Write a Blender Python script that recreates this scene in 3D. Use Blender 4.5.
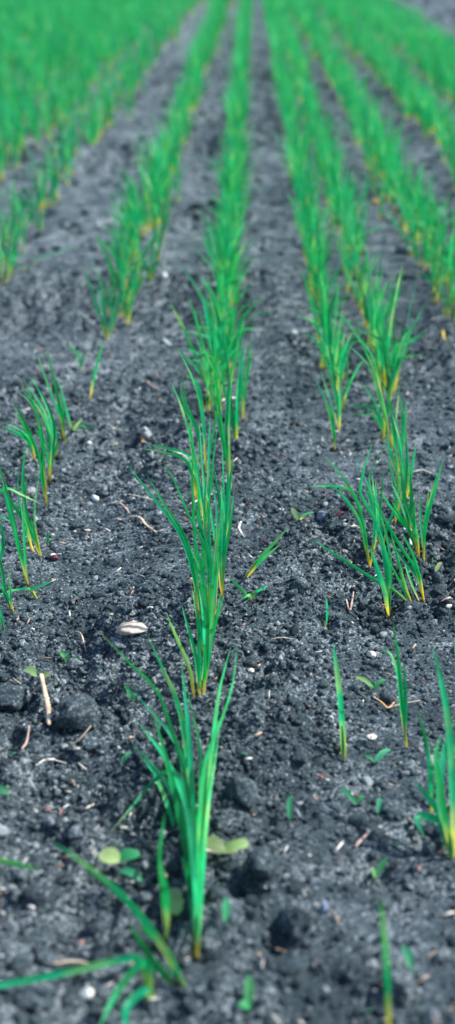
import bpy, math, random
import numpy as np
from mathutils import Vector, Matrix, Euler

random.seed(7)
rng = np.random.default_rng(7)
for o in list(bpy.data.objects):
    bpy.data.objects.remove(o)
S = bpy.context.scene
C = S.collection

# ------------------------------------------------------------------ camera, sky, sun, exposure
W_PX, H_PX, F_PX = 455, 1024, 1500.0
CAM_H = 0.50
VP_X, VP_Y = 252.0, -80.0
PITCH = math.atan((H_PX / 2 - VP_Y) / F_PX)
YAW = math.atan((VP_X - W_PX / 2) * math.cos(PITCH) / F_PX)
cam_d = bpy.data.cameras.new('camera')
cam = bpy.data.objects.new('camera', cam_d)
C.objects.link(cam)
cam.location = (0, 0, CAM_H)
cam.rotation_euler = (math.pi / 2 - PITCH, 0, YAW)
cam_d.sensor_fit = 'VERTICAL'
cam_d.sensor_height = 36.0
cam_d.sensor_width = 36.0
cam_d.lens = 36.0 * F_PX / H_PX
cam_d.clip_start = 0.01
cam_d.clip_end = 2000
cam_d.dof.use_dof = True
cam_d.dof.focus_distance = 1.19
cam_d.dof.aperture_fstop = 5.6
S.camera = cam

SUN_EL, SUN_AZ = math.radians(47), math.radians(82)   # azimuth clockwise from +Y (ahead); positive = to the right
world = bpy.data.worlds.new('World')
S.world = world
world.use_nodes = True
wn = world.node_tree.nodes
sky = wn.new('ShaderNodeTexSky')
sky.sky_type = 'NISHITA'
sky.sun_disc = False
sky.sun_elevation = SUN_EL
sky.sun_rotation = SUN_AZ
bg = wn['Background']
bg.inputs['Strength'].default_value = 0.12
world.node_tree.links.new(sky.outputs['Color'], bg.inputs['Color'])
sun_d = bpy.data.lights.new('sun', 'SUN')
sun_d.energy = 3.6
sun_d.angle = math.radians(0.6)
sun_d.color = (1.0, 0.96, 0.90)
sun = bpy.data.objects.new('sun', sun_d)
C.objects.link(sun)
to_sun = Vector((math.sin(SUN_AZ) * math.cos(SUN_EL), math.cos(SUN_AZ) * math.cos(SUN_EL), math.sin(SUN_EL)))
sun.rotation_euler = to_sun.to_track_quat('Z', 'Y').to_euler()
sun.location = to_sun * 20
S.view_settings.view_transform = 'Standard'
S.view_settings.look = 'None'
S.view_settings.exposure = 0.90
S.view_settings.gamma = 1.0

# ------------------------------------------------------------------ noise and the lie of the land
_T = rng.random((256, 256))

def vnoise(x, y, s, ox=0.0):
    x = np.asarray(x) / s + ox
    y = np.asarray(y) / s + ox * 1.7
    xi = np.floor(x).astype(int); yi = np.floor(y).astype(int)
    fx = x - xi; fy = y - yi
    fx = fx * fx * (3 - 2 * fx); fy = fy * fy * (3 - 2 * fy)
    a = _T[xi & 255, yi & 255]; b = _T[(xi + 1) & 255, yi & 255]
    c = _T[xi & 255, (yi + 1) & 255]; d = _T[(xi + 1) & 255, (yi + 1) & 255]
    return (a * (1 - fx) + b * fx) * (1 - fy) + (c * (1 - fx) + d * fx) * fy

# hollows (x, y, depth, radius) are filled in once the camera rays exist
HOLES = []

def rough(x, y):
    """0 = firmed smooth soil, 1 = crumbly"""
    return np.clip((vnoise(x, y, 0.22, 3.3) - 0.25) * 2.2, 0.25, 1.0)

def dry(x, y):
    """paler, firmed strips between the drill rows at the left"""
    return (0.13 * np.exp(-((x + .115) / .055) ** 2) + 0.16 * np.exp(-((x + .275) / .075) ** 2)) * (0.25 + 0.75 / (1 + (y / 2.4) ** 3))

def hgt(x, y):
    x = np.asarray(x, float); y = np.asarray(y, float)
    near = np.clip(1 + (y - 2) * .12, 1, 1.6)     # coarser tilth further off
    h = (vnoise(x, y, 0.45, 1.1) - .5) * 0.020 + (vnoise(x, y, 0.11, 5.2) - .5) * 0.014
    h = h + (vnoise(x, y * .22, 0.085, 7.7) - .5) * 0.022        # drill furrows along the rows
    r = rough(x, y)
    b1 = 1 - np.abs(2 * vnoise(x + .3 * vnoise(x, y, .03) * .03, y, 0.036, 9.4) - 1)
    b2 = np.abs(2 * vnoise(x, y, 0.017, 2.7) - 1)
    b3 = np.abs(2 * vnoise(x, y, 0.0085, 6.1) - 1)
    h = h + r * ((b1 - .5) * 0.014 + (b2 - .5) * 0.012 + (b3 - .5) * 0.006) * near
    for (hx, hy, dep, rad) in HOLES:
        h = h - dep * np.exp(-((x - hx) ** 2 + (y - hy) ** 2) / rad ** 2)
    return h

_R = Euler(cam.rotation_euler).to_matrix()

def ray(px, py):
    return _R @ Vector(((px - W_PX / 2) / F_PX, -(py - H_PX / 2) / F_PX, -1.0))

def at(px, py, z=None):
    """point of the soil seen at a place of the photograph"""
    d = ray(px, py)
    zz = 0.0 if z is None else z
    for _ in range(1 if z is not None else 4):
        t = (zz - CAM_H) / d.z
        p = Vector((0, 0, CAM_H)) + d * t
        if z is None:
            zz = float(hgt(p.x, p.y))
    return p

def at_y(px, py, Y):
    d = ray(px, py)
    return Vector((0, 0, CAM_H)) + d * (Y / d.y)

def px_size(p):
    """metres per pixel at a point"""
    fwd = _R @ Vector((0, 0, -1))
    return (p - Vector((0, 0, CAM_H))).dot(fwd) / F_PX

for (hx, hy, dep, rpx) in [(238, 876, .016, 20), (272, 922, .018, 26), (175, 1012, .02, 30), (325, 775, .010, 14),
                           (430, 585, .010, 14), (300, 575, .008, 14), (375, 850, .014, 24), (248, 760, .008, 16),
                           (20, 520, .008, 14), (70, 480, .006, 12)]:
    q = at(hx, hy, 0.0)
    HOLES.append((q.x, q.y, dep, rpx * px_size(q)))

# ------------------------------------------------------------------ materials
def mat(name):
    m = bpy.data.materials.new(name)
    m.use_nodes = True
    nt = m.node_tree
    return m, nt.nodes, nt.links, nt.nodes['Principled BSDF']

def ramp(N, stops, interp='LINEAR'):
    r = N.new('ShaderNodeValToRGB')
    r.color_ramp.interpolation = interp
    e = r.color_ramp.elements
    while len(e) < len(stops):
        e.new(0.5)
    for k, (p, c) in enumerate(stops):
        e[k].position = p
        e[k].color = (*c, 1)
    return r

def soil_material():
    m, N, L, b = mat('soil')
    geo = N.new('ShaderNodeNewGeometry')
    at_ = N.new('ShaderNodeAttribute'); at_.attribute_name = 'rnd'
    n1 = N.new('ShaderNodeTexNoise'); n1.inputs['Scale'].default_value = 7; n1.inputs['Detail'].default_value = 4
    n2 = N.new('ShaderNodeTexNoise'); n2.inputs['Scale'].default_value = 430; n2.inputs['Detail'].default_value = 5
    n2.inputs['Roughness'].default_value = 0.7
    for n in (n1, n2):
        L.new(geo.outputs['Position'], n.inputs['Vector'])
    mx = N.new('ShaderNodeMath'); mx.operation = 'MULTIPLY_ADD'
    L.new(n2.outputs['Fac'], mx.inputs[0]); mx.inputs[1].default_value = 1.15
    mr = N.new('ShaderNodeMath'); mr.operation = 'MULTIPLY'
    L.new(at_.outputs['Fac'], mr.inputs[0]); mr.inputs[1].default_value = 0.28
    L.new(mr.outputs[0], mx.inputs[2])
    m2 = N.new('ShaderNodeMath'); m2.operation = 'MULTIPLY_ADD'
    L.new(n1.outputs['Fac'], m2.inputs[0]); m2.inputs[1].default_value = 0.16
    L.new(mx.outputs[0], m2.inputs[2])
    r = ramp(N, [(0.50, SOIL[0]), (0.68, SOIL[1]), (0.87, SOIL[2]), (0.98, SOIL[3])])
    L.new(m2.outputs[0], r.inputs['Fac'])
    L.new(r.outputs['Color'], b.inputs['Base Color'])
    b.inputs['Roughness'].default_value = 0.85
    b.inputs['Specular IOR Level'].default_value = 0.35
    n3 = N.new('ShaderNodeTexNoise'); n3.inputs['Scale'].default_value = 420; n3.inputs['Detail'].default_value = 6
    n3.inputs['Roughness'].default_value = 0.75
    L.new(geo.outputs['Position'], n3.inputs['Vector'])
    bp = N.new('ShaderNodeBump'); bp.inputs['Strength'].default_value = 1.0; bp.inputs['Distance'].default_value = 0.004
    L.new(n3.outputs['Fac'], bp.inputs['Height'])
    L.new(bp.outputs['Normal'], b.inputs['Normal'])
    return m

SOIL = [(0.009, 0.020, 0.028), (0.034, 0.060, 0.075), (0.100, 0.147, 0.171), (0.46, 0.52, 0.55)]  # palest stop paints small glints on the crumbs into the soil colour
M_SOIL = soil_material()

def leaf_material(name, base, mid, hi, tip, gloss=0.46, trans=0.42):
    m, N, L, b = mat(name)
    t = N.new('ShaderNodeAttribute'); t.attribute_name = 't'
    rn = N.new('ShaderNodeAttribute'); rn.attribute_name = 'rnd'
    oi = N.new('ShaderNodeObjectInfo')
    ad = N.new('ShaderNodeMath'); ad.operation = 'ADD'
    L.new(rn.outputs['Fac'], ad.inputs[0]); L.new(oi.outputs['Random'], ad.inputs[1])
    fr = N.new('ShaderNodeMath'); fr.operation = 'FRACT'
    L.new(ad.outputs[0], fr.inputs[0])
    # the yellow sheath reaches further up some leaves than others
    sh = N.new('ShaderNodeMath'); sh.operation = 'MULTIPLY_ADD'
    L.new(fr.outputs[0], sh.inputs[0]); sh.inputs[1].default_value = -0.12
    L.new(t.outputs['Fac'], sh.inputs[2])
    r = ramp(N, [(0.0, base), (0.03, tuple(.6 * a + .4 * c for a, c in zip(base, mid))), (0.14, mid), (0.55, mid), (0.92, hi), (1.0, tip)])
    L.new(sh.outputs[0], r.inputs['Fac'])
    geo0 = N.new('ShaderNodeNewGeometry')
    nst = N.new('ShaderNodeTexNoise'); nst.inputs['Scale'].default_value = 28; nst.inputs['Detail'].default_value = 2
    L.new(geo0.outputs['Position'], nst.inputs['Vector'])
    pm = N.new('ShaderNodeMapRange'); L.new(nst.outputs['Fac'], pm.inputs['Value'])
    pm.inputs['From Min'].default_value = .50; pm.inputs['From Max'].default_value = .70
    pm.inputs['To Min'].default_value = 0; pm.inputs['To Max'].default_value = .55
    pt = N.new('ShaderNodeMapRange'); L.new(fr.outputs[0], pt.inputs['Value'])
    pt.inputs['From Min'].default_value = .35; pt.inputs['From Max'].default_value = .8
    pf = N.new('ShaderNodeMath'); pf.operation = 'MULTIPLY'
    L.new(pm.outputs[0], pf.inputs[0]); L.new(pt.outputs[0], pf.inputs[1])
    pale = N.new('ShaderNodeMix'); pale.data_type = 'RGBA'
    L.new(pf.outputs[0], pale.inputs['Factor']); L.new(r.outputs['Color'], pale.inputs['A']); pale.inputs['B'].default_value = (.34, .52, .13, 1)  # pale patches: leaf highlights and yellowing, put into the colour by noise
    hue = N.new('ShaderNodeHueSaturation')
    mr = N.new('ShaderNodeMapRange'); L.new(fr.outputs[0], mr.inputs['Value'])
    mr.inputs['To Min'].default_value = 0.70; mr.inputs['To Max'].default_value = 1.55
    L.new(mr.outputs[0], hue.inputs['Value'])
    mh = N.new('ShaderNodeMapRange'); L.new(rn.outputs['Fac'], mh.inputs['Value'])
    mh.inputs['To Min'].default_value = 0.468; mh.inputs['To Max'].default_value = 0.518
    L.new(mh.outputs[0], hue.inputs['Hue'])
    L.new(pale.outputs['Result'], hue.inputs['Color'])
    geo = N.new('ShaderNodeNewGeometry')
    nz = N.new('ShaderNodeTexNoise'); nz.inputs['Scale'].default_value = 60; nz.inputs['Detail'].default_value = 3
    L.new(geo.outputs['Position'], nz.inputs['Vector'])
    mv = N.new('ShaderNodeMapRange'); L.new(nz.outputs['Fac'], mv.inputs['Value'])
    mv.inputs['From Min'].default_value = .3; mv.inputs['From Max'].default_value = .7
    mv.inputs['To Min'].default_value = .75; mv.inputs['To Max'].default_value = 1.25
    mu = N.new('ShaderNodeMix'); mu.data_type = 'RGBA'; mu.blend_type = 'MULTIPLY'; mu.inputs['Factor'].default_value = 1
    L.new(hue.outputs['Color'], mu.inputs['A']); L.new(mv.outputs[0], mu.inputs['B'])
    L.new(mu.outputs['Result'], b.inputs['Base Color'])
    b.inputs['Roughness'].default_value = gloss
    b.inputs['Specular IOR Level'].default_value = 0.32
    tr = N.new('ShaderNodeBsdfTranslucent')
    tg = N.new('ShaderNodeMix'); tg.data_type = 'RGBA'; tg.blend_type = 'MULTIPLY'; tg.inputs['Factor'].default_value = 1
    L.new(mu.outputs['Result'], tg.inputs['A']); tg.inputs['B'].default_value = (1.6, 1.35, 0.85, 1)
    L.new(tg.outputs['Result'], tr.inputs['Color'])
    ms = N.new('ShaderNodeMixShader'); ms.inputs['Fac'].default_value = trans
    L.new(b.outputs['BSDF'], ms.inputs[1]); L.new(tr.outputs['BSDF'], ms.inputs[2])
    L.new(ms.outputs['Shader'], N['Material Output'].inputs['Surface'])
    return m

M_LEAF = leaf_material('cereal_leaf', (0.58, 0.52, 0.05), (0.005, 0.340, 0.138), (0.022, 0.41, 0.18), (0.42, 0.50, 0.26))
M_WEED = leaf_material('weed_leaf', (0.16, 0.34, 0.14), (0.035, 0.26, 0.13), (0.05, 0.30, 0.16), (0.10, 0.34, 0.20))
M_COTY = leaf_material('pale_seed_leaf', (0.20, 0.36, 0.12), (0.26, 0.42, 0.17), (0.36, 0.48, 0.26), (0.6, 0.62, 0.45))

def plain(name, c1, c2, rough_=0.7, scale=150, bump=0.0006):
    m, N, L, b = mat(name)
    tc = N.new('ShaderNodeTexCoord')
    n = N.new('ShaderNodeTexNoise'); n.inputs['Scale'].default_value = scale; n.inputs['Detail'].default_value = 5
    L.new(tc.outputs['Object'], n.inputs['Vector'])
    r = ramp(N, [(0.3, c1), (0.7, c2)])
    L.new(n.outputs['Fac'], r.inputs['Fac']); L.new(r.outputs['Color'], b.inputs['Base Color'])
    b.inputs['Roughness'].default_value = rough_
    bp = N.new('ShaderNodeBump'); bp.inputs['Distance'].default_value = bump
    L.new(n.outputs['Fac'], bp.inputs['Height']); L.new(bp.outputs['Normal'], b.inputs['Normal'])
    return m

M_STRAW = plain('straw', (0.38, 0.27, 0.17), (0.70, 0.58, 0.44))
M_STRAWP = plain('pale_straw', (0.55, 0.50, 0.42), (0.80, 0.77, 0.70))
M_PINK = plain('pinkish_straw', (0.36, 0.22, 0.18), (0.62, 0.46, 0.39))
M_ORANGE = plain('orange_husk', (0.55, 0.25, 0.08), (0.75, 0.45, 0.22))
M_YELLOW = plain('yellow_leaf', (0.42, 0.33, 0.03), (0.58, 0.47, 0.09))
M_WHITE = plain('white_chip', (0.62, 0.68, 0.64), (0.85, 0.87, 0.82))
M_STONE = plain('buff_stone', (0.38, 0.31, 0.25), (0.62, 0.54, 0.47), bump=.0006)
M_BLUE = plain('blue_grey_stone', (0.10, 0.14, 0.22), (0.22, 0.28, 0.40))
M_RED = plain('maroon_husk', (0.06, 0.012, 0.025), (0.15, 0.04, 0.06))

def specks_material():
    m, N, L, b = mat('plant_litter')
    at_ = N.new('ShaderNodeAttribute'); at_.attribute_name = 'rnd'
    r = ramp(N, [(0.0, (0.50, 0.36, 0.25)), (0.28, (0.66, 0.60, 0.52)), (0.5, (0.75, 0.74, 0.70)), (0.66, (0.45, 0.20, 0.16)),
                 (0.76, (0.10, 0.02, 0.03)), (0.86, (0.05, 0.22, 0.12)), (0.94, (0.30, 0.34, 0.40))], 'CONSTANT')
    L.new(at_.outputs['Fac'], r.inputs['Fac']); L.new(r.outputs['Color'], b.inputs['Base Color'])
    b.inputs['Roughness'].default_value = 0.7
    return m
M_SPECK = specks_material()

# ------------------------------------------------------------------ mesh helpers
def np_mesh(name, v, f, attrs=None, smooth=True):
    """v (n,3), f (m,k): k = 3 or 4"""
    v = np.ascontiguousarray(v, np.float32); f = np.ascontiguousarray(f, np.int32)
    me = bpy.data.meshes.new(name)
    m, k = f.shape
    me.vertices.add(len(v)); me.vertices.foreach_set('co', v.ravel())
    me.loops.add(m * k); me.loops.foreach_set('vertex_index', f.ravel())
    me.polygons.add(m)
    me.polygons.foreach_set('loop_start', np.arange(0, m * k, k, dtype=np.int32))
    me.polygons.foreach_set('use_smooth', np.full(m, smooth))
    me.update(calc_edges=True)
    for n, a in (attrs or {}).items():
        at_ = me.attributes.new(n, 'FLOAT', 'POINT')
        at_.data.foreach_set('value', np.ascontiguousarray(a, np.float32))
    return me

def obj(name, me, material, parent=None):
    o = bpy.data.objects.new(name, me)
    if material is not None and not me.materials:
        me.materials.append(material)
    C.objects.link(o)
    if parent is not None:
        o.parent = parent
    return o

def tag(o, label, cat, group=None, kind=None):
    if label: o['label'] = label
    if cat: o['category'] = cat
    if group: o['group'] = group
    if kind: o['kind'] = kind
    return o

def empty(name, loc):
    o = bpy.data.objects.new(name, None)
    o.empty_display_size = 0.02
    o.location = loc
    C.objects.link(o)
    return o

def spline(pts, n):
    """Catmull-Rom through pts, n+1 samples evenly by chord"""
    P = np.array([list(p) for p in pts], float)
    if len(P) == 2:
        return P[0] + (P[1] - P[0]) * np.linspace(0, 1, n + 1)[:, None]
    d = np.r_[0, np.cumsum(np.linalg.norm(np.diff(P, axis=0), axis=1))]
    s = np.linspace(0, d[-1], n + 1)
    T = np.gradient(P, d, axis=0)
    i = np.clip(np.searchsorted(d, s, 'right') - 1, 0, len(P) - 2)
    h = (d[i + 1] - d[i])[:, None]; u = ((s - d[i]) / (d[i + 1] - d[i]))[:, None]
    return ((2 * u ** 3 - 3 * u ** 2 + 1) * P[i] + (u ** 3 - 2 * u ** 2 + u) * h * T[i]
            + (-2 * u ** 3 + 3 * u ** 2) * P[i + 1] + (u ** 3 - u ** 2) * h * T[i + 1])

def width_profile(t):
    return (0.42 + 0.58 * np.minimum(t / 0.25, 1)) * np.clip(1 - np.maximum(0, (t - 0.5) / 0.5) ** 2.4, 0.03, 1)

def blade(pts, w, rnd=0.5, n=14, facing=None, roll=0.0, twist=0.5, t0=0.0):
    """a folded grass blade along a curve; facing = vector its face looks to"""
    P = spline(pts, n)
    T = np.gradient(P, axis=0); T /= np.linalg.norm(T, axis=1)[:, None]
    t = np.linspace(0, 1, n + 1)
    f = np.array(facing if facing is not None else (0, -1, 0.3), float)
    Sd = np.cross(T, f); Sd /= (np.linalg.norm(Sd, axis=1)[:, None] + 1e-9)
    Nn = np.cross(Sd, T)
    a = (roll + twist * (t - .3))[:, None]
    S2 = Sd * np.cos(a) + Nn * np.sin(a); N2 = -Sd * np.sin(a) + Nn * np.cos(a)
    hw = (0.5 * w * width_profile(t))[:, None]
    fold = 0.38
    V = np.stack([P - S2 * hw + N2 * hw * fold, P, P + S2 * hw + N2 * hw * fold], 1).reshape(-1, 3)
    q = []
    for i in range(n):
        for c in range(2):
            k = i * 3 + c
            q.append((k, k + 1, k + 4, k + 3))
    ln = np.linalg.norm(np.diff(P, axis=0), axis=1).sum()
    k0 = min(0.036, ln * .35)
    sl = t * ln
    tv = np.where(sl < k0, sl / k0 * .24, .24 + .76 * (sl - k0) / (ln - k0))
    tt = np.repeat(t0 + (1 - t0) * tv, 3)
    return V, np.array(q), tt, np.full(len(V), rnd)

def tube(pts, radii, sides=6, n=8, flat=1.0):
    P = spline(pts, n)
    T = np.gradient(P, axis=0); T /= np.linalg.norm(T, axis=1)[:, None]
    r = np.interp(np.linspace(0, 1, n + 1), np.linspace(0, 1, len(radii)), radii)
    ref = np.array([0.2, 0.3, 1.0]) if abs(T[:, 2]).mean() < .8 else np.array([1.0, 0.1, 0])
    A = np.cross(T, ref); A /= np.linalg.norm(A, axis=1)[:, None]
    B = np.cross(T, A)
    ang = np.arange(sides) * 2 * math.pi / sides
    V = (P[:, None, :] + r[:, None, None] * (np.cos(ang)[None, :, None] * A[:, None, :] + flat * np.sin(ang)[None, :, None] * B[:, None, :])).reshape(-1, 3)
    q = []
    for i in range(n):
        for k in range(sides):
            a, b = i * sides + k, i * sides + (k + 1) % sides
            q.append((a, b, b + sides, a + sides))
    # closed ends
    V = np.vstack([V, P[0] - T[0] * r[0] * .4, P[-1] + T[-1] * r[-1] * .4])
    e0, e1 = len(V) - 2, len(V) - 1
    for k in range(sides):
        q.append((e0, (k + 1) % sides, k, k))
        q.append((e1, n * sides + k, n * sides + (k + 1) % sides, n * sides + (k + 1) % sides))
    tris = []
    for a, b, c, d in q:
        tris.append((a, b, c))
        if d != c:
            tris.append((a, c, d))
    return V, np.array(tris)

def ico(sub):
    import bmesh
    bm = bmesh.new()
    bmesh.ops.create_icosphere(bm, subdivisions=sub, radius=1.0)
    v = np.array([x.co[:] for x in bm.verts]); f = np.array([[y.index for y in x.verts] for x in bm.faces])
    bm.free()
    return v, f
ICO1, ICO2, ICO3 = ico(1), ico(2), ico(3)
OCTA = (np.array([(1,0,0),(-1,0,0),(0,1,0),(0,-1,0),(0,0,1),(0,0,-1)], float),
        np.array([(0,2,4),(2,1,4),(1,3,4),(3,0,4),(2,0,5),(1,2,5),(3,1,5),(0,3,5)]))

def rot_mats(n):
    q = rng.normal(size=(n, 4)); q /= np.linalg.norm(q, axis=1)[:, None]
    w, x, y, z = q.T
    return np.stack([1 - 2 * (y * y + z * z), 2 * (x * y - z * w), 2 * (x * z + y * w),
                     2 * (x * y + z * w), 1 - 2 * (x * x + z * z), 2 * (y * z - x * w),
                     2 * (x * z - y * w), 2 * (y * z + x * w), 1 - 2 * (x * x + y * y)], 1).reshape(n, 3, 3)

def lumps(pos, rad, base, jag=0.36):
    """crumbs: every one a differently dented little lump"""
    bv, bf = base
    n, k = len(pos), len(bv)
    V = bv[None] * (1 + rng.uniform(-jag, jag, (n, k, 1)))
    for _ in range(3 if k < 100 else 7):
        d = rng.normal(size=(n, 3)); d /= np.linalg.norm(d, axis=1)[:, None]
        over = np.maximum(np.einsum('nkj,nj->nk', V, d) - rng.uniform(.4, .75, n)[:, None], 0)
        V = V - over[..., None] * d[:, None, :] * .9
    V = V * (1 + rng.uniform(-.28, .28, (n, 1, 3)))
    V = np.einsum('nij,nkj->nki', rot_mats(n), V)
    V[:, :, 2] *= 0.85
    V = V * rad[:, None, None] + pos[:, None, :]
    F = (bf[None] + (np.arange(n) * k)[:, None, None])
    return V.reshape(-1, 3), F.reshape(-1, 3), k

# ------------------------------------------------------------------ the ground
def axis_x():
    a = list(np.arange(0, 0.36, 0.0045)); d = 0.0045
    while a[-1] < 250:
        d = min(d * 1.075, 20); a.append(a[-1] + d)
    a = np.array(a)
    return np.r_[-a[::-1], a[1:]]

def axis_y():
    a = list(np.arange(0.36, 2.2, 0.004)); d = 0.004
    while a[-1] < 14:
        d = 0.004 * (a[-1] / 2.2) ** 1.35; a.append(a[-1] + d)
    while a[-1] < 600:
        d = min(d * 1.06, 30); a.append(a[-1] + d)
    b = [0.36]; d = 0.005
    while b[-1] > -20:
        d *= 1.12; b.append(b[-1] - d)
    return np.array(b[:0:-1] + a)

gx, gy = axis_x(), axis_y()
GX, GY = np.meshgrid(gx, gy)
GZ = hgt(GX, GY)
nx, ny = len(gx), len(gy)
idx = np.arange(nx * ny).reshape(ny, nx)
F = np.stack([idx[:-1, :-1], idx[:-1, 1:], idx[1:, 1:], idx[1:, :-1]], -1).reshape(-1, 4)
gr = vnoise(GX, GY, 0.02, 4.4) * .6 + vnoise(GX, GY, 0.006, 8.1) * .4 + dry(GX, np.maximum(GY, 0))
ground = obj('ground', np_mesh('ground', np.stack([GX, GY, GZ], -1).reshape(-1, 3), F, {'rnd': gr.ravel()}), M_SOIL)
tag(ground, 'dark blue grey crumbly tilled soil of the field', None, None, 'structure')

# crumbs of soil lying on it
def crumbs():
    Vs, Fs, Rs = [], [], []
    off = 0
    def put(n, x0, x1, y0, y1, r0, r1, base, power=2.2, ypow=1.0, jag=.34):
        nonlocal off
        y = y0 + (y1 - y0) * rng.random(n) ** ypow
        x = rng.uniform(x0, x1, n) * (0.55 + 0.45 * np.clip(y / max(y1, 1e-6), 0, 1))
        rad = r0 + (r1 - r0) * rng.random(n) ** power
        keep = rng.random(n) < rough(x, y) + 0.15
        x, y, rad = x[keep], y[keep], rad[keep]
        z = hgt(x, y) + rad * rng.uniform(-0.45, 0.4, len(x))
        V, F_, k = lumps(np.stack([x, y, z], 1), rad, base, jag)
        Vs.append(V); Fs.append(F_ + off); off += len(V)
        Rs.append(np.repeat(np.where(rng.random(len(x)) < .02, rng.uniform(1.0, 1.7, len(x)), rng.beta(1.6, 2.4, len(x)) * 1.05 + dry(x, y)), k))  # a few crumbs made very pale, as specular flecks painted by colour
    put(34000, -.44, .44, .45, 1.25, .0012, .0036, ICO1, 1.6)
    put(26000, -.50, .50, 1.15, 2.3, .0014, .0042, ICO1, 1.6)
    put(15000, -1.5, 1.5, 2.2, 6.5, .004, .012, ICO1, 1.6)
    put(3500, .75, 3.4, 4.5, 14, .010, .030, ICO1, 1.5)
    put(45000, -.30, .30, .70, 1.35, .0006, .0018, OCTA, 1.2)
    put(32000, -.42, .42, 1.3, 2.2, .0008, .0022, OCTA, 1.2)
    put(2400, -.36, .36, .45, 1.7, .0030, .0062, ICO2, 2.0)
    put(110, -.28, .28, .45, .80, .007, .0115, ICO3, 1.6, jag=.13)
    return np_mesh('soil_crumbs', np.vstack(Vs), np.vstack(Fs), {'rnd': np.concatenate(Rs)})
tag(obj('soil_crumbs', crumbs(), M_SOIL), 'loose grey soil crumbs scattered over the whole field', 'soil', None, 'stuff')

# tiny bits of straw, husk and root in it
def specks():
    Vs, Fs, Rs = [], [], []; off = 0
    n = 1200
    y = 0.55 + 2.2 * rng.random(n) ** 1.3
    x = rng.uniform(-.42, .42, n) * (0.4 + 0.6 * y / 2.7)
    z = hgt(x, y) + 0.0028
    bv, bf = ICO1
    a = rng.uniform(0, 2 * math.pi, n)
    ln = rng.uniform(.0008, .0038, n) * rng.choice([.6, 1, 1.5], n); wd = rng.uniform(.0004, .0011, n)
    V = np.repeat(bv[None], n, 0) * np.stack([ln, wd, wd], 1)[:, None, :]
    ca, sa = np.cos(a)[:, None], np.sin(a)[:, None]
    X = V[:, :, 0] * ca - V[:, :, 1] * sa; Y = V[:, :, 0] * sa + V[:, :, 1] * ca
    Z = V[:, :, 2] + V[:, :, 0] * rng.uniform(-.5, .5, n)[:, None]
    V = np.stack([X, Y, Z], -1) + np.stack([x, y, z], 1)[:, None, :]
    F_ = bf[None] + (np.arange(n) * len(bv))[:, None, None]
    return np_mesh('specks', V.reshape(-1, 3), F_.reshape(-1, 3), {'rnd': np.repeat(rng.random(n), len(bv))})
tag(obj('plant_litter', specks(), M_SPECK), 'tiny pale and reddish flecks of straw in the soil', 'plant litter', None, 'stuff')

# ------------------------------------------------------------------ cereal seedlings one can point to
FACE = (0.1, -1.0, 0.45)

def leaf_points(pl, base, dd):
    """pixel polyline -> points of a leaf that grows from its base towards or away by dd metres"""
    P = np.array(pl, float)
    d = np.r_[0, np.cumsum(np.linalg.norm(np.diff(P, axis=0), axis=1))]; d /= d[-1]
    out = []
    for k, (px, py) in enumerate(pl):
        p = at_y(px, py, base.y + dd * d[k])
        h = float(hgt(p.x, p.y))
        if p.z < h + (0.004 if k else -0.002):
            p = at(px, py); p.z += 0.005 if k else 0.0
            if k:
                p = at(px, py, float(hgt(p.x, p.y)) + 0.006)
        out.append(p)
    return out

def seedling(label, leaves, base=None, w=4.6, dds=None, stem=True, group='cereal seedlings', mt=None, t0=0.0, name='cereal_seedling'):
    bx, by = base if base else leaves[0][0]
    B = at(bx, by)
    e = empty(name, B)
    tag(e, label, 'seedling', group)
    mt = mt or M_LEAF
    for k, pl in enumerate(leaves):
        dd = dds[k] if dds and k < len(dds) else random.uniform(-0.035, 0.045)
        pts = leaf_points(pl, B, dd)
        V, q, tt, rr = blade(pts, w * .001 * random.uniform(.82, 1.15), random.random(), 14, FACE,
                             random.uniform(-.75, .75) * (.4 if w > 4 else 1), random.uniform(-1.0, 1.0) * (.6 if w > 4 else 1), t0 if by - pl[0][1] < 12 else .3)
        me = np_mesh('leaf', V - np.array(B), q, {'t': tt, 'rnd': rr})
        obj('leaf', me, mt, e)
    if stem:
        pts = leaf_points(leaves[0], B, 0.0)
        sp = spline(pts, 20)
        n = max(3, int(20 * min(0.3, 0.030 / (np.linalg.norm(np.diff(sp, axis=0), axis=1).sum() + 1e-6))))
        sp = np.vstack([np.array(B) - [0, 0, .006], np.array(B), sp[1:n + 1]])
        V, f = tube(sp, [w * .00026, w * .00030, w * .00016], 6, 6)
        tt = np.repeat(np.linspace(0.0, 0.30, 7), 6); tt = np.r_[tt, 0.0, 0.30]
        me = np_mesh('stem', V - np.array(B), f, {'t': tt, 'rnd': np.full(len(V), random.random())})
        obj('stem', me, mt, e)
    return e

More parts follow.
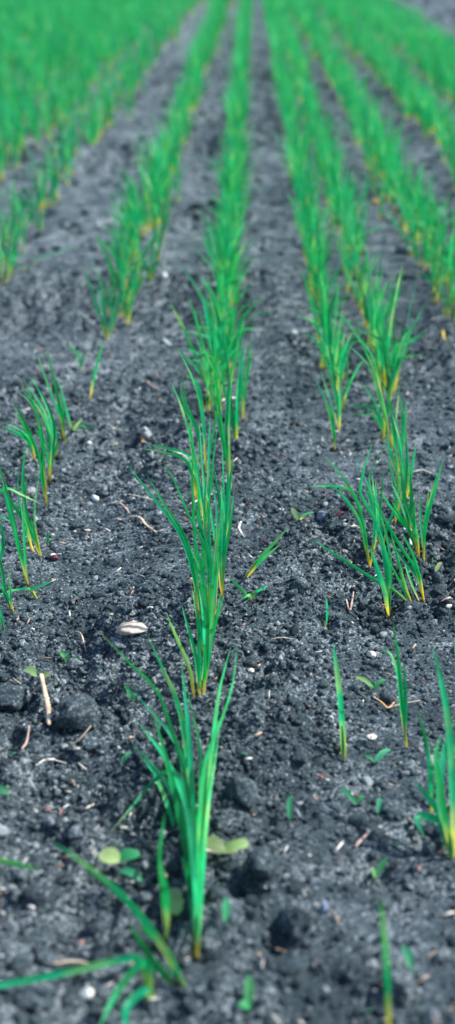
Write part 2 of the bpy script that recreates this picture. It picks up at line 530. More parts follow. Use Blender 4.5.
HEROES = [
 # the row at the left edge
 ("arching seedling with yellow foot standing furthest right below its blurred neighbours in the left row", [[(47,505),(42,468),(41,430),(30,402),(12,388)], [(47,503),(43,455),(38,420),(23,376)]]),
 ("seedling just behind the lowest yellow foot of the upper left clump", [[(50,484),(51,462),(46,425),(32,392)], [(50,482),(53,455),(54,425),(44,398),(28,376)]]),
 ("seedling with the tall pale-tipped leaf in the upper left clump", [[(66,446),(62,415),(56,388),(46,345)], [(66,446),(61,420),(58,400),(53,372)]]),
 ("short seedling at the right end of the upper left clump", [[(73,434),(67,412),(61,390),(55,375)], [(73,434),(77,424),(82,420)]]),
 ("seedling with a fork of yellowish leaves in the middle of the upper left clump", [[(55,460),(54,435),(46,405),(30,376)], [(55,460),(57,440),(54,420)], [(55,460),(48,446),(42,432)]]),
 ("seedling leaning out to the left edge at the left of the upper left clump", [[(35,458),(30,440),(16,428),(0,422)], [(35,458),(28,432),(14,410)], [(33,455),(26,438),(8,428)]]),
 ("small pale-tipped seedling behind the upper left clump", [[(80,372),(79,358),(67,342)], [(80,372),(82,360),(86,350)]]),
 ("single dark green drooping leaf behind the upper left clump", [[(90,400),(94,378),(99,358),(103,340)]]),
 ("thin upright seedling with yellow foot beside the tiny green sprout at left", [[(42,559),(35,540),(27,515),(23,488),(26,440)], [(40,556),(33,538),(25,512)]]),
 ("thin seedling with orange foot left of the tiny green sprout", [[(33,551),(24,525),(19,500),(18,466)], [(33,551),(23,520),(10,500),(-3,486)]]),
 ("long-leaved seedling with bright orange foot at the left edge", [[(29,588),(22,565),(15,530),(8,500),(-3,455)], [(27,585),(19,550),(10,515),(2,485)]]),
 ("sprawling seedling with two blades laid flat left and right at the left edge", [[(38,600),(31,590),(40,586),(53,581)], [(38,600),(30,589),(18,590),(2,594),(-6,597)]]),
 ("half hidden seedling with yellow foot at the left edge", [[(14,614),(7,598),(2,570),(-6,540)], [(13,612),(5,592),(-5,575)]]),
 ("seedling with the lowest yellow foot cut by the left edge", [[(4,631),(0,612),(-6,580)]]),
 ("seedling off the left edge whose blade crosses its neighbours", [[(-9,560),(-6,510),(5,488),(22,495),(41,504)], [(-6,575),(3,548),(0,520)]]),
 ("tiny green sprout beside the left row", [[(48,545),(47,531)]]),
 ("tiny yellow green sprout in smooth soil right of the left row", [[(78,600),(76,590)]]),
 ("seedling with short dark leaves ending the row left of the centre row", [[(106,338),(97,306),(84,268)], [(107,338),(104,312),(97,285)], [(109,338),(114,312),(119,292)], [(106,338),(101,318),(92,300)]]),
 ("seedling beside the yellow scrap of leaf in the row left of the centre row", [[(122,294),(112,267),(98,240)], [(123,294),(120,265),(111,224)], [(124,294),(132,286),(146,279)], [(122,294),(116,275),(108,262)]]),
 ("seedling behind the yellow scrap of leaf in the row left of the centre row", [[(133,262),(125,228),(112,205)], [(134,262),(131,228),(126,185)], [(134,262),(137,240),(134,222)]]),
 # centre row
 ("seedling with fine blue green leaves and pale tip left of the dense centre row", [[(205,472),(203,430),(196,388),(178,348)], [(203,474),(198,430),(186,402),(183,374)], [(199,478),(191,440),(178,398),(170,380)], [(206,470),(214,430),(218,400),(219,370)]]),
 ("seedling with yellow foot at the right front of the dense centre row", [[(237,447),(232,410),(228,370),(222,325)], [(237,447),(238,410),(240,372),(244,330)], [(237,447),(234,415),(225,390),(216,360)]]),
 ("seedling with yellow foot at the left front of the dense centre row", [[(231,484),(224,440),(217,385),(213,330)], [(231,482),(222,440),(214,405),(205,380)], [(230,482),(226,440),(228,395),(229,360)]]),
 ("seedling with pale side blade at the right edge of the centre row", [[(243,422),(241,390),(239,350),(240,318)], [(243,422),(246,375),(252,333)]]),
 ("seedling whose leaf lies flat towards an orange husk", [[(196,500),(193,470),(188,456),(170,449),(146,444)], [(197,500),(196,470),(192,440),(190,415)]]),
 ("seedling with orange foot at the right of the centre tuft", [[(222,598),(222,562),(226,520),(232,470)], [(222,598),(224,560),(230,525),(234,492)], [(222,597),(218,560),(212,520),(205,485)]]),
 ("seedling with the long straight blade reaching far left from the centre tuft", [[(198,622),(193,575),(178,531),(151,495),(125,461)], [(199,620),(197,570),(193,505),(192,448)], [(200,620),(204,560),(199,505),(198,455)]]),
 ("seedling with arched yellow streaked leaf in the middle of the centre tuft", [[(210,625),(210,560),(188,513),(173,478),(160,456)], [(209,622),(208,570),(204,520),(206,470)], [(211,622),(214,570),(217,520),(213,480)], [(210,622),(203,590),(196,560),(190,548)]]),
 ("upright seedling hidden inside the centre tuft", [[(215,612),(217,565),(221,510),(222,476)], [(215,612),(212,570),(209,530),(210,495)]]),
 ("slim upright seedling behind the centre tuft on its right", [[(227,545),(224,500),(222,440)], [(227,545),(229,500),(233,455)], [(226,545),(220,505),(213,462)]]),
 ("slim upright seedling behind the centre tuft on its left", [[(206,528),(203,480),(199,420)], [(206,528),(208,480),(210,415)], [(205,528),(199,490),(189,440)]]),
 ("slim seedling just behind the fan shaped seedling", [[(207,662),(204,615),(199,562)], [(207,662),(210,615),(214,560)], [(206,662),(199,625),(192,588)], [(208,662),(215,625),(221,590)]]),
 ("fan shaped seedling with bright yellow foot between the two centre tufts", [[(200,702),(206,660),(207,618),(205,578)], [(199,702),(196,660),(189,632),(182,606)], [(195,700),(190,670),(178,640),(166,613)], [(202,700),(209,655),(213,612),(216,572)], [(198,702),(199,645),(197,600)], [(203,700),(205,670),(203,640)]]),
 ("large foreground seedling with many broad leaves spreading wide", [[(197,958),(198,905),(193,840),(186,775),(171,727),(158,691),(130,663),(99,631)], [(197,958),(197,890),(194,820),(188,757),(178,702),(162,667),(147,634)], [(197,955),(197,880),(193,800),(189,734),(181,658)],
   [(196,920),(192,850),(184,800),(171,769),(158,748),(137,721)], [(197,930),(197,860),(191,790),(176,745),(153,710)], [(198,930),(197,870),(199,810),(206,755),(222,716),(232,685),(237,644)], [(198,930),(199,870),(204,800),(212,745),(219,690),(231,646)],
   [(198,940),(203,850),(208,800),(216,750),(220,722)], [(197,940),(186,865),(172,818),(160,785),(140,755)], [(195,880),(187,810),(178,776),(168,770),(150,785),(128,812),(109,833)]]),
 ("thin drooping seedling behind the left side of the large foreground seedling", [[(167,942),(163,895),(160,858),(165,812)], [(166,938),(168,900),(160,860)]]),
 ("blurred sprawling seedling with yellow green foot leaning left at the bottom", [[(186,990),(170,958),(148,925),(122,895),(90,868),(52,841)], [(184,996),(165,975),(146,950),(128,922)], [(180,975),(166,950),(152,936),(140,926)], [(176,978),(172,962),(166,948)]]),
 ("blurred seedling at the bottom edge with one blade laid flat to the left edge", [[(150,1010),(146,975),(140,958),(100,964),(60,973),(0,985),(-60,997)], [(150,1010),(142,962),(122,985),(98,1030)], [(152,1014),(146,990),(132,1000),(126,1034)]]),
 ("blurred blade lying at the left edge above the bottom seedlings", [[(-20,872),(-8,860),(16,864),(41,870)]]),
 # right pair of rows
 ("seedling with yellow foot at the front end of the thin row right of centre", [[(339,432),(337,400),(331,362),(324,325)], [(339,432),(340,405),(338,380)], [(339,430),(330,400),(320,370)]]),
 ("seedling with pale foot just in front of the thin row right of centre", [[(335,451),(331,422),(323,395),(315,378)], [(335,451),(333,425),(328,405)]]),
 ("seedling with leaf bent flat and white to the left in the right row", [[(383,442),(380,418),(372,408),(348,407)], [(384,442),(384,410),(376,375),(362,345)], [(384,440),(388,410),(392,380)]]),
 ("seedling with white folded leaf high in the right row", [[(392,448),(386,415),(380,388),(370,352),(352,332)], [(392,448),(391,415),(386,395),(383,385)], [(393,446),(397,410),(399,385)]]),
 ("seedling with orange foot below the white folded leaf in the right row", [[(399,472),(394,435),(388,400),(382,378)], [(399,472),(402,440),(402,410),(400,392)], [(399,470),(390,450),(386,420)]]),
 ("seedling with short yellow foot behind the broad crossing blade at right", [[(395,524),(398,490),(397,460),(391,425)], [(395,523),(402,490),(401,450),(390,408)]]),
 ("seedling leaning left with pale blade tip and leaf laid flat at right", [[(370,568),(366,540),(358,503),(345,480),(324,455)], [(370,568),(374,530),(371,492),(362,472),(354,452)], [(368,560),(361,515),(350,490),(330,486),(307,487)]]),
 ("seedling with the broad dark blade crossing over its neighbours at right", [[(389,618),(390,560),(378,508),(368,480),(378,456),(394,422)], [(389,618),(387,575),(381,535),(378,500)]]),
 ("seedling with the long blade lying out to the left at right", [[(414,610),(397,592),(374,579),(335,554),(308,537)], [(414,610),(405,585),(398,560),(390,530)]]),
 ("seedling with white arched blade and yellow foot at right", [[(424,602),(416,570),(401,547),(385,520),(371,496)], [(424,600),(418,570),(411,550),(402,532)], [(420,604),(410,580),(404,560)]]),
 ("upright seedling with two tall blades leaning right at the right edge", [[(424,563),(425,530),(433,497),(444,456)], [(424,563),(424,530),(430,500),(437,473)], [(424,560),(421,530),(420,492)]]),
 ("seedling with yellow foot left of the two tall blades leaning right", [[(419,556),(414,530),(404,495),(400,462)], [(419,556),(412,535),(400,520),(380,490)], [(418,554),(408,530),(404,515)]]),
 ("slim seedling filling the gap behind the broad dark blade at right", [[(406,498),(402,460),(396,418)], [(406,498),(407,460),(405,425)], [(405,498),(396,470),(384,440)], [(407,498),(412,470),(416,445)]]),
 ("slim seedling beside the white chip of straw in the right row", [[(410,534),(406,500),(398,455)], [(410,534),(411,500),(409,462)], [(409,534),(401,505),(390,480)]]),
 ("slim seedling between the broad dark blade and the pale leaning blade at right", [[(381,548),(380,515),(384,470)], [(381,548),(375,515),(366,480)], [(382,548),(390,520),(398,500)]]),
 # front right
 ("lone upright seedling of one blade on bare soil", [[(344,761),(341,712),(337,672),(333,642)], [(344,761),(342,725),(340,700)]]),
 ("thin twisted seedling right of the lone upright seedling", [[(407,748),(401,708),(396,670),(386,650),(380,652)], [(406,742),(402,700),(398,655),(393,621)], [(405,740),(406,705),(404,660)]]),
 ("blurred narrow seedling left of the clump at the right edge", [[(432,818),(431,775),(424,732),(418,708)], [(432,815),(429,770),(427,735)]]),
 ("blurred leafy clump of broad leaves cut by the right edge", [[(452,860),(448,830),(436,808),(424,792),(413,781)], [(452,858),(446,838),(438,820)], [(454,856),(452,780),(448,720),(440,675),(432,645)], [(454,850),(440,800),(442,760),(454,722)], [(450,850),(440,790),(436,750),(441,735)], [(455,850),(462,800),(458,755),(450,738)], [(449,845),(432,818),(420,815),(424,838)]]),
 ("dark blade poking in at the right edge above the clump", [[(464,700),(460,672),(454,645)]]),
 ("blurred upright blade near the bottom right", [[(389,1040),(387,985),(385,945),(380,898)]]),
 # gaps
 ("seedling fallen flat to the right between the centre and right rows", [[(246,577),(258,560),(272,545),(289,527)], [(247,577),(262,560),(281,544)]]),
 ("small spreading seedling right of the centre tuft", [[(250,602),(244,592),(228,577)], [(250,602),(256,592),(268,586)], [(250,602),(247,596),(240,600)]]),
 ("small upright sprout left of the thin twisted seedling", [[(325,627),(327,612),(326,597)]]),
 ("pale blade lying across the soil left of the dense centre row", [[(216,262),(211,252),(196,247),(174,251)]]),
 ("pale blade lying on the smooth strip at upper left", [[(26,272),(34,262),(52,254),(80,246)], [(26,272),(18,264),(2,262)]]),
]
LEAN = {"large foreground seedling with many broad leaves spreading wide": (.18, .28),
        "thin drooping seedling behind the left side of the large foreground seedling": (.0, .05),
        "blurred sprawling seedling with yellow green foot leaning left at the bottom": (.03, .08),
        "lone upright seedling of one blade on bare soil": (.03, .05),
        "thin twisted seedling right of the lone upright seedling": (.0, .05),
        "blurred leafy clump of broad leaves cut by the right edge": (.03, .10)}
LYING = {"seedling fallen flat to the right between the centre and right rows": [-0.0, -0.01]}
WIDE = {"seedling with short dark leaves ending the row left of the centre row": 4.2,
        "seedling beside the yellow scrap of leaf in the row left of the centre row": 4.2,
        "seedling behind the yellow scrap of leaf in the row left of the centre row": 4.0,
        "large foreground seedling with many broad leaves spreading wide": 3.8,
        "seedling with the broad dark blade crossing over its neighbours at right": 3.5,
        "lone upright seedling of one blade on bare soil": 4.4,
        "blurred leafy clump of broad leaves cut by the right edge": 4.8,
        "blurred sprawling seedling with yellow green foot leaning left at the bottom": 4.4,
        "blurred seedling at the bottom edge with one blade laid flat to the left edge": 4.2}
def companions(lv):
    out = []
    for pl in lv:
        L_ = math.hypot(pl[-1][0] - pl[0][0], pl[-1][1] - pl[0][1])
        if L_ < 40 or not (400 < pl[0][1] < 720 or 900 < pl[0][1] < 965 and abs(pl[0][0] - 197) < 4) or abs(pl[-1][0] - pl[0][0]) > 1.1 * abs(pl[-1][1] - pl[0][1]):
            continue
        k = random.uniform(.6, .95); dx = random.uniform(-.14, .14) * L_
        n = len(pl) - 1
        out.append([(pl[0][0] + (x - pl[0][0]) * k + dx * (i / n) ** 1.4, pl[0][1] + (y - pl[0][1]) * k) for i, (x, y) in enumerate(pl)])
    return lv + out[:4 if len(lv) > 8 else 2]
for lab, lv in HEROES:
    lv = lv if lab in LYING else companions(lv)
    seedling(lab, lv, w=WIDE.get(lab, 2.6), dds=LYING.get(lab) or ([random.uniform(*LEAN[lab]) for _ in lv] if lab in LEAN else None))
n_hero = len(HEROES)

# ------------------------------------------------------------------ the drilled rows behind
def row_x(s):
    return at(VP_X + s * 480, 400, 0.0).x

# slope in the picture, first pixel row (from the front) where the even row begins, spacing, spread, label
ROWS = [
 (-0.067, 428, .0120, .0055, 'green seedling crowded in the upper stretch of the centre row', 'seedlings of the centre row'),
 (-0.335, 325, .019, .012, 'green seedling in the upper stretch of the row left of the centre row', 'seedlings of the row left of centre'),
 (0.178, 405, .022, .0055, 'green seedling in the thin upright row just right of the centre row', 'seedlings of the thin row right of centre'),
 (0.29, 400, .021, .0065, 'green seedling in the upper stretch of the second row right of the centre row', 'seedlings of the second row right of centre'),
 (0.52, 325, .015, .016, 'green seedling in the row that leaves the photo at the right edge', 'seedlings of the third row right of centre'),
 (-0.73, 330, .026, .022, 'green seedling in the patchy row at the left edge beyond the smooth strip', 'seedlings of the patchy left row'),
 (-1.0, 330, .016, .025, None, None),
 (0.84, 330, .013, .018, None, None),
 (1.16, 330, .013, .022, None, None),
 (1.36, 330, .016, .022, None, None),
]
s_ = -1.22
while s_ > -7:
    ROWS.append((s_, 330, .012, .035, None, None)); s_ -= 0.25

spots = []   # x, y, row index
for ri, (s, py0, sp, spread, lab, grp) in enumerate(ROWS):
    X = row_x(s)
    y = at(VP_X, py0, 0.0).y
    y = max(y, abs(X) * 2.0)
    while y < 32:
        g = float(vnoise(X * 3 + ri * 7.7, y, 0.16 + .03 * y, 12.3 + ri))
        thin = {0: .0, 2: .0, 3: .0, 4: .0, 1: .10, 5: .34}.get(ri, .26 if s < -.9 else .12) * (1 if y < 3.6 else .5)
        if g > thin:
            spots.append((X + random.gauss(0, spread) * min(max(1 + (y - 4.5) * .28, 1), 3.5), y + random.uniform(-.5, .5) * sp, ri))
        k = 1.0 if y < 12 else 2.5
        y += sp * k * random.uniform(.6, 1.4) * (1.0 + max(0, y - 5) * .06)

def vigour(x, y, ri):
    return 0.68 + 0.55 * float(vnoise(x * .2 + ri * 3.1, y, 0.13 + .02 * y, 20.5 + ri))

def visible(x, y):
    v = _R.transposed() @ Vector((x, y, 0.05 - CAM_H))
    px = W_PX / 2 + F_PX * v.x / -v.z; py = H_PX / 2 - F_PX * v.y / -v.z
    return -8 < px < W_PX + 8 and -10 < py < H_PX, -v.z

cand = []
for i, (x, y, ri) in enumerate(spots):
    vis, z = visible(x, y)
    if vis and ROWS[ri][4]:
        cand.append((z, i))
cand.sort()
single = set(i for z, i in cand[:300 - n_hero])

# prototypes
def free_leaf(L_, w, lean, curl, az, n=8, kink=0.0):
    ph = lean + curl * np.linspace(0, 1, 9) ** 1.6
    if kink:
        ph[6:] += kink
    ds = L_ / 8
    r = np.r_[0, np.cumsum(np.sin(ph[1:]) * ds)]; z = np.r_[0, np.cumsum(np.cos(ph[1:]) * ds)]
    P = np.stack([r * math.cos(az), r * math.sin(az), z], 1)
    return blade(P, w, random.random(), n, (math.cos(az + 2.0), math.sin(az + 2.0), .3), random.uniform(-.8, .8), random.uniform(-.8, .8))

protos = []
for k in range(14):
    leaves = []
    for j in range(random.choice([3, 4, 4])):
        az = random.uniform(0, 6.283)
        lean = abs(random.gauss(0, .12)) + .02
        curl = abs(random.gauss(.12, .32))
        V, q, tt, rr = free_leaf(random.uniform(.065, .125), random.uniform(.0024, .0035), lean, curl, az, 8,
                                 random.choice([0, 0, 0, 0.3, 0.9]))
        V = V + np.array([random.uniform(-.003, .003), random.uniform(-.003, .003), -.003])
        me = np_mesh('leaf', V, q, {'t': tt, 'rnd': rr}); me.materials.append(M_LEAF)
        leaves.append(me)
    V, f = tube([(0, 0, -.006), (0, 0, .01), (random.uniform(-.003, .003), random.uniform(-.003, .003), .026)], [.0013, .0013, .0008], 5, 4)
    tt = np.r_[np.repeat(np.linspace(0, .3, 5), 5), 0, .3]
    sm = np_mesh('stem', V, f, {'t': tt, 'rnd': np.full(len(V), random.random())}); sm.materials.append(M_LEAF)
    protos.append((leaves, sm))

for i in sorted(single):
    x, y, ri = spots[i]
    e = empty('cereal_seedling', (x, y, float(hgt(x, y))))
    e.rotation_euler = (random.gauss(0, .06), random.gauss(0, .06), random.uniform(0, 6.283))
    sc = random.uniform(.8, 1.1) * vigour(x, y, ri)
    e.rotation_euler.x += random.gauss(0, .06); e.rotation_euler.y += random.gauss(0, .06)
    e.scale = (sc, sc, sc)
    tag(e, ROWS[ri][4], 'seedling', ROWS[ri][5])
    leaves, sm = random.choice(protos)
    for me in leaves:
        obj('leaf', me, None, e)
    obj('stem', sm, None, e)

# the rest, past counting: one mass of blades
def far_rows():
    rest = np.array([(x, y) for i, (x, y, r) in enumerate(spots) if i not in single])
    vg = np.array([vigour(x, y, r) for i, (x, y, r) in enumerate(spots) if i not in single])
    nl = 4
    n = len(rest) * nl
    bx_ = np.repeat(rest[:, 0], nl) + rng.normal(0, .004, n); by_ = np.repeat(rest[:, 1], nl) + rng.normal(0, .004, n)
    bz = hgt(bx_, by_) - .002
    az = rng.uniform(0, 2 * math.pi, n); lean = np.abs(rng.normal(0, .13, n)) + .03; curl = np.abs(rng.normal(.18, .34, n))
    Ln = rng.uniform(.065, .125, n) * np.clip(1 + (by_ - 4) * .05, 1, 1.3) * np.repeat(vg, nl); w = rng.uniform(.0030, .0044, n) * np.clip(1 + (by_ - 6) * .04, 1, 1.6)
    ns = 5
    t = np.linspace(0, 1, ns + 1)
    ph = lean[:, None] + curl[:, None] * t[None] ** 1.6
    ds = (Ln / ns)[:, None]
    r = np.cumsum(np.sin(ph) * ds, 1) - (np.sin(ph) * ds)[:, :1]; z = np.cumsum(np.cos(ph) * ds, 1) - (np.cos(ph) * ds)[:, :1]
    P = np.stack([bx_[:, None] + r * np.cos(az)[:, None], by_[:, None] + r * np.sin(az)[:, None], bz[:, None] + z], -1)
    fa = az + rng.uniform(.4, 2.7, n)
    side = np.stack([np.cos(fa), np.sin(fa), np.zeros(n)], -1)
    hw = .5 * w[:, None] * np.r_[.5, .9, 1, .85, .55, .05][None]
    V = np.stack([P - side[:, None, :] * hw[..., None], P + side[:, None, :] * hw[..., None]], 2)
    k = (ns + 1) * 2
    q = np.array([(2 * i, 2 * i + 1, 2 * i + 3, 2 * i + 2) for i in range(ns)])
    F_ = q[None] + (np.arange(n) * k)[:, None, None]
    tt = np.tile(np.repeat(t, 2), n); rr = np.repeat(rng.random(n), k)
    return np_mesh('seedling_rows', V.reshape(-1, 3), F_.reshape(-1, 4), {'t': tt, 'rnd': rr})
tag(obj('seedling_rows', far_rows(), M_LEAF), 'far rows of green cereal seedlings merging into a blurred carpet', 'seedlings', None, 'stuff')

# ------------------------------------------------------------------ weeds, stones, straw
def oval_leaf(a, b, wid, mt, parent, B, cup=.25, lift=.0):
    """a small oval leaf from point a to point b"""
    a, b = np.array(a), np.array(b)
    n = 8
    t = np.linspace(0, 1, n + 1)
    P = a + (b - a) * t[:, None]; P[:, 2] += np.sin(t * math.pi) * lift
    T = (b - a) / np.linalg.norm(b - a)
    Sd = np.cross(T, (0, -.35, 1)); Sd /= np.linalg.norm(Sd); Nn = np.cross(Sd, T)
    hw = (wid * .5 * np.sqrt(np.clip(1 - (2 * t - 1) ** 2, 0.02, 1)) ** .8 * (1 + rng.uniform(-.14, .14, n + 1)))[:, None]
    P = P + Sd * (np.sin(t * 3 + random.random() * 6) * wid * .12)[:, None]
    V = np.stack([P - Sd * hw + Nn * hw * cup, P - Sd * hw * .5 + Nn * hw * cup * .3, P, P + Sd * hw * .5 + Nn * hw * cup * .3, P + Sd * hw + Nn * hw * cup], 1).reshape(-1, 3)
    q = [(i * 5 + c, i * 5 + c + 1, i * 5 + c + 6, i * 5 + c + 5) for i in range(n) for c in range(4)]
    me = np_mesh('leaf', V - np.array(B), np.array(q), {'t': np.repeat(.3 + .5 * t, 5), 'rnd': np.full(len(V), random.random())})
    return obj('leaf', me, mt, parent)

def weed(label, base, leaves, name='weed_seedling'):
    """leaves: (tip px, tip py, start px, start py, width px, material)"""
    B = at(*base); s = px_size(B)
    e = empty(name, B); tag(e, label, 'weed', 'broad-leaved weed seedlings')
    top = B + Vector((0, 0, .007))
    V, f = tube([B - Vector((0, 0, .004)), B + Vector((0, 0, .003)), top], [.0007, .0006, .0005], 5, 4)
    obj('stem', np_mesh('stem', V - np.array(B), f, {'t': np.full(len(V), .2), 'rnd': np.full(len(V), .5)}), M_WEED, e)
    for (x0, y0, x1, y1, wpx, mt) in leaves:
        h = B.z + .007
        oval_leaf(at(x0, y0, h), at(x1, y1, h + .003), wpx * s * (1.0 if mt is M_COTY else .8), mt, e, B, random.uniform(.1, .35), .0015)
    return e

weed("small weed with two rounded yellow green seed leaves beside the dark clod", (38, 678), [(37,676,24,670,10,M_COTY), (39,676,50,675,9,M_COTY)])
weed("small dark green weed with narrow leaves above the dark clod", (67, 662), [(67,661,59,651,5,M_WEED), (67,661,80,660,5,M_WEED), (67,662,68,650,4,M_WEED)])
weed("blurred weed with a pale and a teal lobe left of the large foreground seedling", (120, 864), [(119,862,101,852,18,M_COTY), (120,862,139,852,18,M_WEED)])
weed("blurred weed with a cream and a green oval leaf right of the large foreground seedling", (226, 852), [(226,849,203,843,17,M_COTY), (225,849,249,845,16,M_COTY)])
weed("pale upright oval leaf below the two-lobed blurred weed", (176, 916), [(176,915,175,888,19,M_COTY)])
weed("teal leaf lying under the two-lobed blurred weed", (140, 882), [(142,880,120,872,12,M_WEED)])
weed("tiny green weed with one white tip below the buff stone", (133, 702), [(133,700,124,685,6,M_WEED), (133,700,137,694,4,M_WEED)])
weed("small weed with a pale curved leaf left of the thin twisted seedling", (374, 690), [(373,688,356,676,7,M_WEED), (374,688,386,680,6,M_WEED)])
weed("small teal weed beneath the thin twisted seedling", (376, 765), [(376,762,390,749,8,M_WEED), (375,762,364,756,6,M_WEED)])
weed("arched teal weed below the lone upright seedling", (358, 806), [(357,804,340,789,8,M_WEED), (358,804,364,796,5,M_WEED)])
weed("faint upright weed leaf above the blurred bottom soil", (290, 822), [(290,820,290,796,7,M_WEED)])
weed("small teal weed in front of the arched weed", (377, 815), [(377,813,381,798,7,M_WEED)])
weed("blurred teal weed low at the bottom right of centre", (250, 1012), [(250,1010,248,975,12,M_WEED), (250,1008,238,1006,12,M_WEED)])
weed("blurred teal weed leaf right of the pale oval leaf", (226, 924), [(226,922,225,898,9,M_WEED)])
weed("blurred small weed beside the blurred upright blade", (410, 972), [(410,970,404,946,11,M_WEED)])
weed("blurred green weed above the blurred upright blade", (376, 880), [(376,878,386,858,8,M_WEED), (376,878,372,868,6,M_WEED)])
weed("teal leaf at the left edge below the dark clod", (8, 796), [(10,794,-8,788,11,M_WEED)])
weed("tiny teal weed left of the large foreground seedling tips", (120, 762), [(122,764,132,752,6,M_WEED)])
weed("tiny teal weed in the open soil left of the pale blade tip", (298, 522), [(298,520,314,512,4,M_WEED), (298,520,292,508,5,M_COTY)])
weed("tiny two-leaved green weed right of the upper left clump", (87, 430), [(86,429,78,424,5,M_WEED), (88,429,96,427,5,M_WEED)])
weed("small pale weed leaf at the right edge beside the pink stick", (432, 566), [(436,572,441,562,4,M_COTY)])

def straw(label, pts, rpx, mt, cat='straw', name='straw_piece', lift=.003, flat=.6):
    P = [at(*p) for p in pts]
    for p in P: p.z = float(hgt(p.x, p.y)) + lift
    s = px_size(P[0])
    B = P[0].copy()
    r = rpx * s * .72
    V, f = tube([p - B for p in P], [r * .7, r, r * .95, r * .55], 7, 8, flat)
    V = V + rng.normal(0, r * .10, V.shape)
    o = obj(name, np_mesh(name, V, f), mt)
    o.location = B
    return tag(o, label, cat, None)

straw("beige bent straw standing against the dark clod", [(42,690),(46,705),(49,722),(50,746)], 4.0, M_STRAW, lift=.011)
straw("thin pale root lying below the beige bent straw", [(36,765),(50,761),(66,760)], 1.5, M_STRAWP)
straw("thin brown stalk left of the beige bent straw", [(13,684),(24,688),(36,698)], 1.3, M_STRAW)
straw("short pink splinter left below the beige bent straw", [(22,752),(27,745),(30,738)], 1.8, M_PINK)
straw("brown curled straw in the smooth soil left of the centre tuft", [(128,520),(138,521),(146,528),(156,535)], 2.2, M_STRAW)
straw("orange brown loop of straw above the brown curled straw", [(119,505),(124,509),(129,516)], 1.6, M_PINK)
straw("pale straw bits beside the long straight blade", [(128,497),(138,500),(153,503)], 1.6, M_STRAWP)
straw("cream bent root in front of the leaf lying flat", [(173,455),(180,457),(192,456)], 2.0, M_STRAWP)
straw("white straw crossing the dense centre row", [(212,412),(224,410),(238,408)], 2.2, M_STRAWP, lift=.012)
straw("pinkish husk in open soil left of the centre row", [(147,383),(152,387),(158,392)], 2.3, M_PINK)
straw("white husk left of the pale leaf tip", [(164,341),(168,345),(171,348)], 2.6, M_WHITE)
straw("small white husk beside the orange husk", [(145,431),(149,434),(151,437)], 2.4, M_WHITE)
straw("orange husk at the tip of the leaf lying flat", [(142,440),(145,441),(148,440)], 2.8, M_ORANGE)
straw("pale straw inside the centre tuft", [(190,514),(200,510),(212,504)], 1.8, M_STRAWP, lift=.01)
straw("forked white root right of the centre tuft", [(241,524),(239,532),(244,540)], 1.8, M_STRAWP)
straw("thin straw lying level in the soil right of the fan shaped seedling", [(271,651),(281,652),(292,650)], 1.6, M_STRAW)
straw("pink forked husk above the lone upright seedling", [(346,603),(349,609),(353,605)], 1.7, M_PINK)
straw("pink stick at the right edge", [(440,614),(446,607),(452,600)], 2.2, M_PINK)
straw("orange straw under the thin twisted seedling", [(374,701),(381,706),(388,712),(394,706)], 1.7, M_ORANGE)
straw("beige straw lying level under the thin twisted seedling", [(386,712),(400,708),(420,706)], 1.6, M_STRAW)
straw("blurred beige stick in the soil at lower right", [(355,851),(361,844),(368,837)], 2.4, M_PINK)
straw("brown straw under the cream and green weed", [(203,855),(218,857),(236,856)], 2.6, M_PINK)
straw("blurred brown stalk beneath the flat blade at the bottom", [(52,968),(72,966),(95,970)], 3.0, M_STRAW)
straw("yellow scrap of leaf on bare soil at the right", [(442,336),(445,340),(447,344)], 2.0, M_YELLOW, 'leaf scrap', 'leaf_scrap')
straw("yellow scrap of leaf in the row left of centre", [(123,287),(125,290),(124,293)], 2.2, M_YELLOW, 'leaf scrap', 'leaf_scrap', .012)
straw("thin brown stalk between the dark clod and the foreground seedling", [(62,732),(74,738),(92,746)], 1.7, M_STRAW)
straw("pale stalk in smooth soil left of the buff stone", [(75,634),(81,640),(86,646)], 1.2, M_STRAW)
straw("small white chip of straw inside the right row", [(404,541),(408,543),(411,541)], 3.0, M_WHITE, lift=.008)
straw("small cream husk left of the right row", [(351,525),(355,528),(359,531)], 1.9, M_STRAWP)
straw("brown husk above the dark hollow in the open soil", [(308,523),(303,521),(300,523)], 2.0, M_ORANGE)
straw("pale straw behind the two tall blades at the right", [(412,475),(421,473),(432,475)], 1.6, M_STRAWP)

def stone(label, p, wpx, hpx, mt, cat='stone', name='stone', sink=.3, sub=ICO3, jag=.10, seed=0):
    B = at(*p); s = px_size(B)
    bv, bf = sub
    r2 = np.random.default_rng(seed + int(p[0] * 7 + p[1]))
    V = bv.copy()
    for _ in range(7):
        d = r2.normal(size=3); d /= np.linalg.norm(d)
        k = r2.uniform(.45, .85)
        over = np.maximum(V @ d - k, 0)
        V = V - over[:, None] * d * .85
    V = V * (1 + r2.uniform(-jag * .25, jag * .25, (len(V), 1)))
    a, c = wpx * .5 * s, hpx * .5 * s
    V = V * np.array([a, max(a * .8, c), c * 1.0])
    o = obj(name, np_mesh(name, V, bf), mt)
    B.z = float(hgt(B.x, B.y)) + c * (1 - sink)
    o.location = B; o.rotation_euler = (0, 0, r2.uniform(-.4, .4))
    return tag(o, label, cat, None)

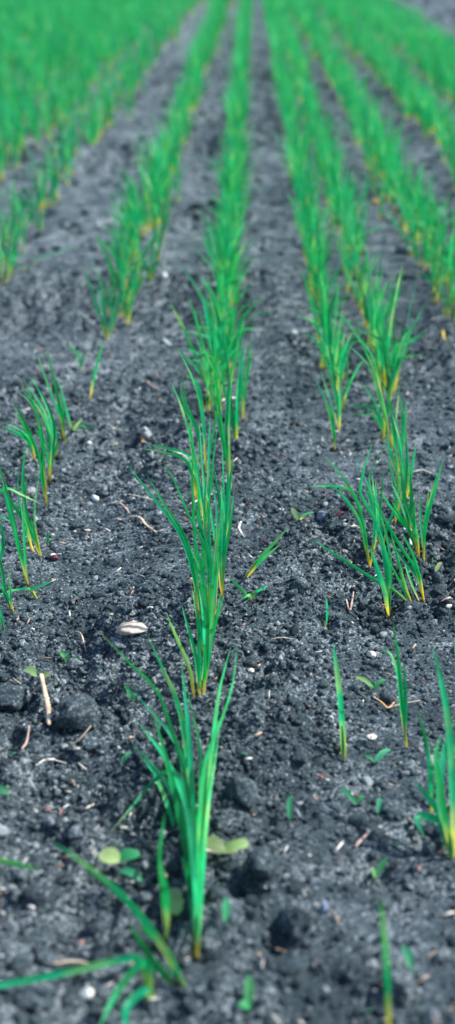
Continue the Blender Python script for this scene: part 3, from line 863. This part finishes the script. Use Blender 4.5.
stone("flat buff stone in smooth soil left of the centre row", (131, 627), 31, 15, M_STONE, sink=.25, jag=.5)
stone("pale green white round seed on smooth soil at left", (95, 501), 9, 9, M_WHITE, 'seed', 'seed')
stone("tiny bright white seed right of the upper left clump", (89, 443), 6, 5, M_WHITE, 'seed', 'seed')
stone("blurred white pebble at the bottom edge left of the sprawling seedlings", (87, 998), 17, 13, M_WHITE)
stone("orange pebble on bare soil at upper right", (375, 206), 9, 8, M_ORANGE)
stone("small white pebble on bare soil at upper right", (409, 256), 7, 7, M_WHITE)
stone("small white pebble between the centre and thin rows", (294, 341), 6, 6, M_WHITE)
stone("blurred white pebble left of the centre row high up", (164, 282), 7, 7, M_WHITE)
stone("blurred white pebble on the smooth strip at upper left", (99, 228), 7, 7, M_WHITE)
stone("blue grey stone in open soil left of the right row", (321, 524), 13, 10, M_BLUE)
stone("small cream chip right of the fan shaped seedling", (250, 673), 9, 6, M_STRAWP)
stone("cream chip right of the sprout on open soil", (371, 658), 10, 9, M_STRAWP)
stone("white chip below the thin twisted seedling", (371, 739), 12, 8, M_STRAWP)
stone("tiny white chip left of the lone upright seedling", (331, 719), 6, 4, M_WHITE)
stone("cream chip beside the centre tuft", (192, 582), 10, 8, M_STRAW)
stone("pale bluish chip blurred at the lower right", (323, 912), 10, 14, M_BLUE)
stone("maroon husk on open soil below the thin row", (277, 461), 5, 8, M_RED, 'husk', 'husk')
stone("maroon husk with white streak right of the left row", (55, 560), 8, 7, M_RED, 'husk', 'husk')
stone("dark maroon crumb left of the leaf laid flat at right", (341, 511), 12, 10, M_RED, 'husk', 'husk')
stone("white streaked husk on the maroon husk right of the left row", (53, 556), 7, 3, M_WHITE, 'husk', 'husk')
stone("cream husk at the right edge beside the pale weed leaf", (449, 607), 8, 5, M_STRAWP, 'husk', 'husk')
stone("blurred small cream chip near the foot of the large foreground seedling", (207, 853), 10, 6, M_STRAWP)

# clods large enough to point to
def clod(label, p, wpx, hpx, dpx=None, seed=0):
    B = at(*p); s = px_size(B)
    r2 = np.random.default_rng(seed)
    bv, bf = ICO3
    V = bv.copy()
    for _ in range(9):
        d = r2.normal(size=3); d /= np.linalg.norm(d)
        k = r2.uniform(.5, .85)
        over = np.maximum(V @ d - k, 0)
        V = V - over[:, None] * d * .8
    nn = vnoise(V[:, 0] * 1.0 + seed, V[:, 1] + V[:, 2] * 1.3, .35) + .5 * vnoise(V[:, 0] + V[:, 2], V[:, 1] - V[:, 2], .15, seed)
    V = V * (1 + (nn - .75) * .50 + r2.uniform(-.06, .06, len(V)))[:, None]
    V = V * np.array([wpx * .5, (dpx or wpx) * .5, hpx * .5]) * s
    o = obj('soil_clod', np_mesh('soil_clod', V, bf, {'rnd': .15 + .75 * r2.beta(1.6, 2.2, len(V))}), M_SOIL)
    B.z += hpx * .5 * s * .45
    o.location = B; o.rotation_euler = (r2.uniform(-.2, .2), r2.uniform(-.2, .2), r2.uniform(0, 6))
    return tag(o, label, 'clod', 'large soil clods')

clod("large dark clod beside the beige bent straw", (78, 722), 58, 52, 50, 3)
clod("blurred rounded clod below the left edge blade", (42, 905), 44, 34, 40, 5)
clod("blurred clod beside the dark hollow right of the cream and green weed", (262, 872), 46, 34, 44, 8)
clod("blurred clod right of the bottom dark hollow", (298, 925), 44, 34, 40, 11)
clod("blurred clod at the bottom right of centre", (340, 975), 44, 32, 40, 14)
clod("blurred rounded clod right of the foot of the large foreground seedling", (240, 800), 40, 30, 40, 17)
clod("blurred clod left of the blurred white pebble at the bottom", (30, 1005), 40, 30, 40, 20)
clod("clod just left of the dark hollow beneath the pink stick", (300, 590), 24, 18, 22, 23)
clod("rounded clod at the left edge below the two-leaved weed", (12, 702), 46, 26, 44, 26)
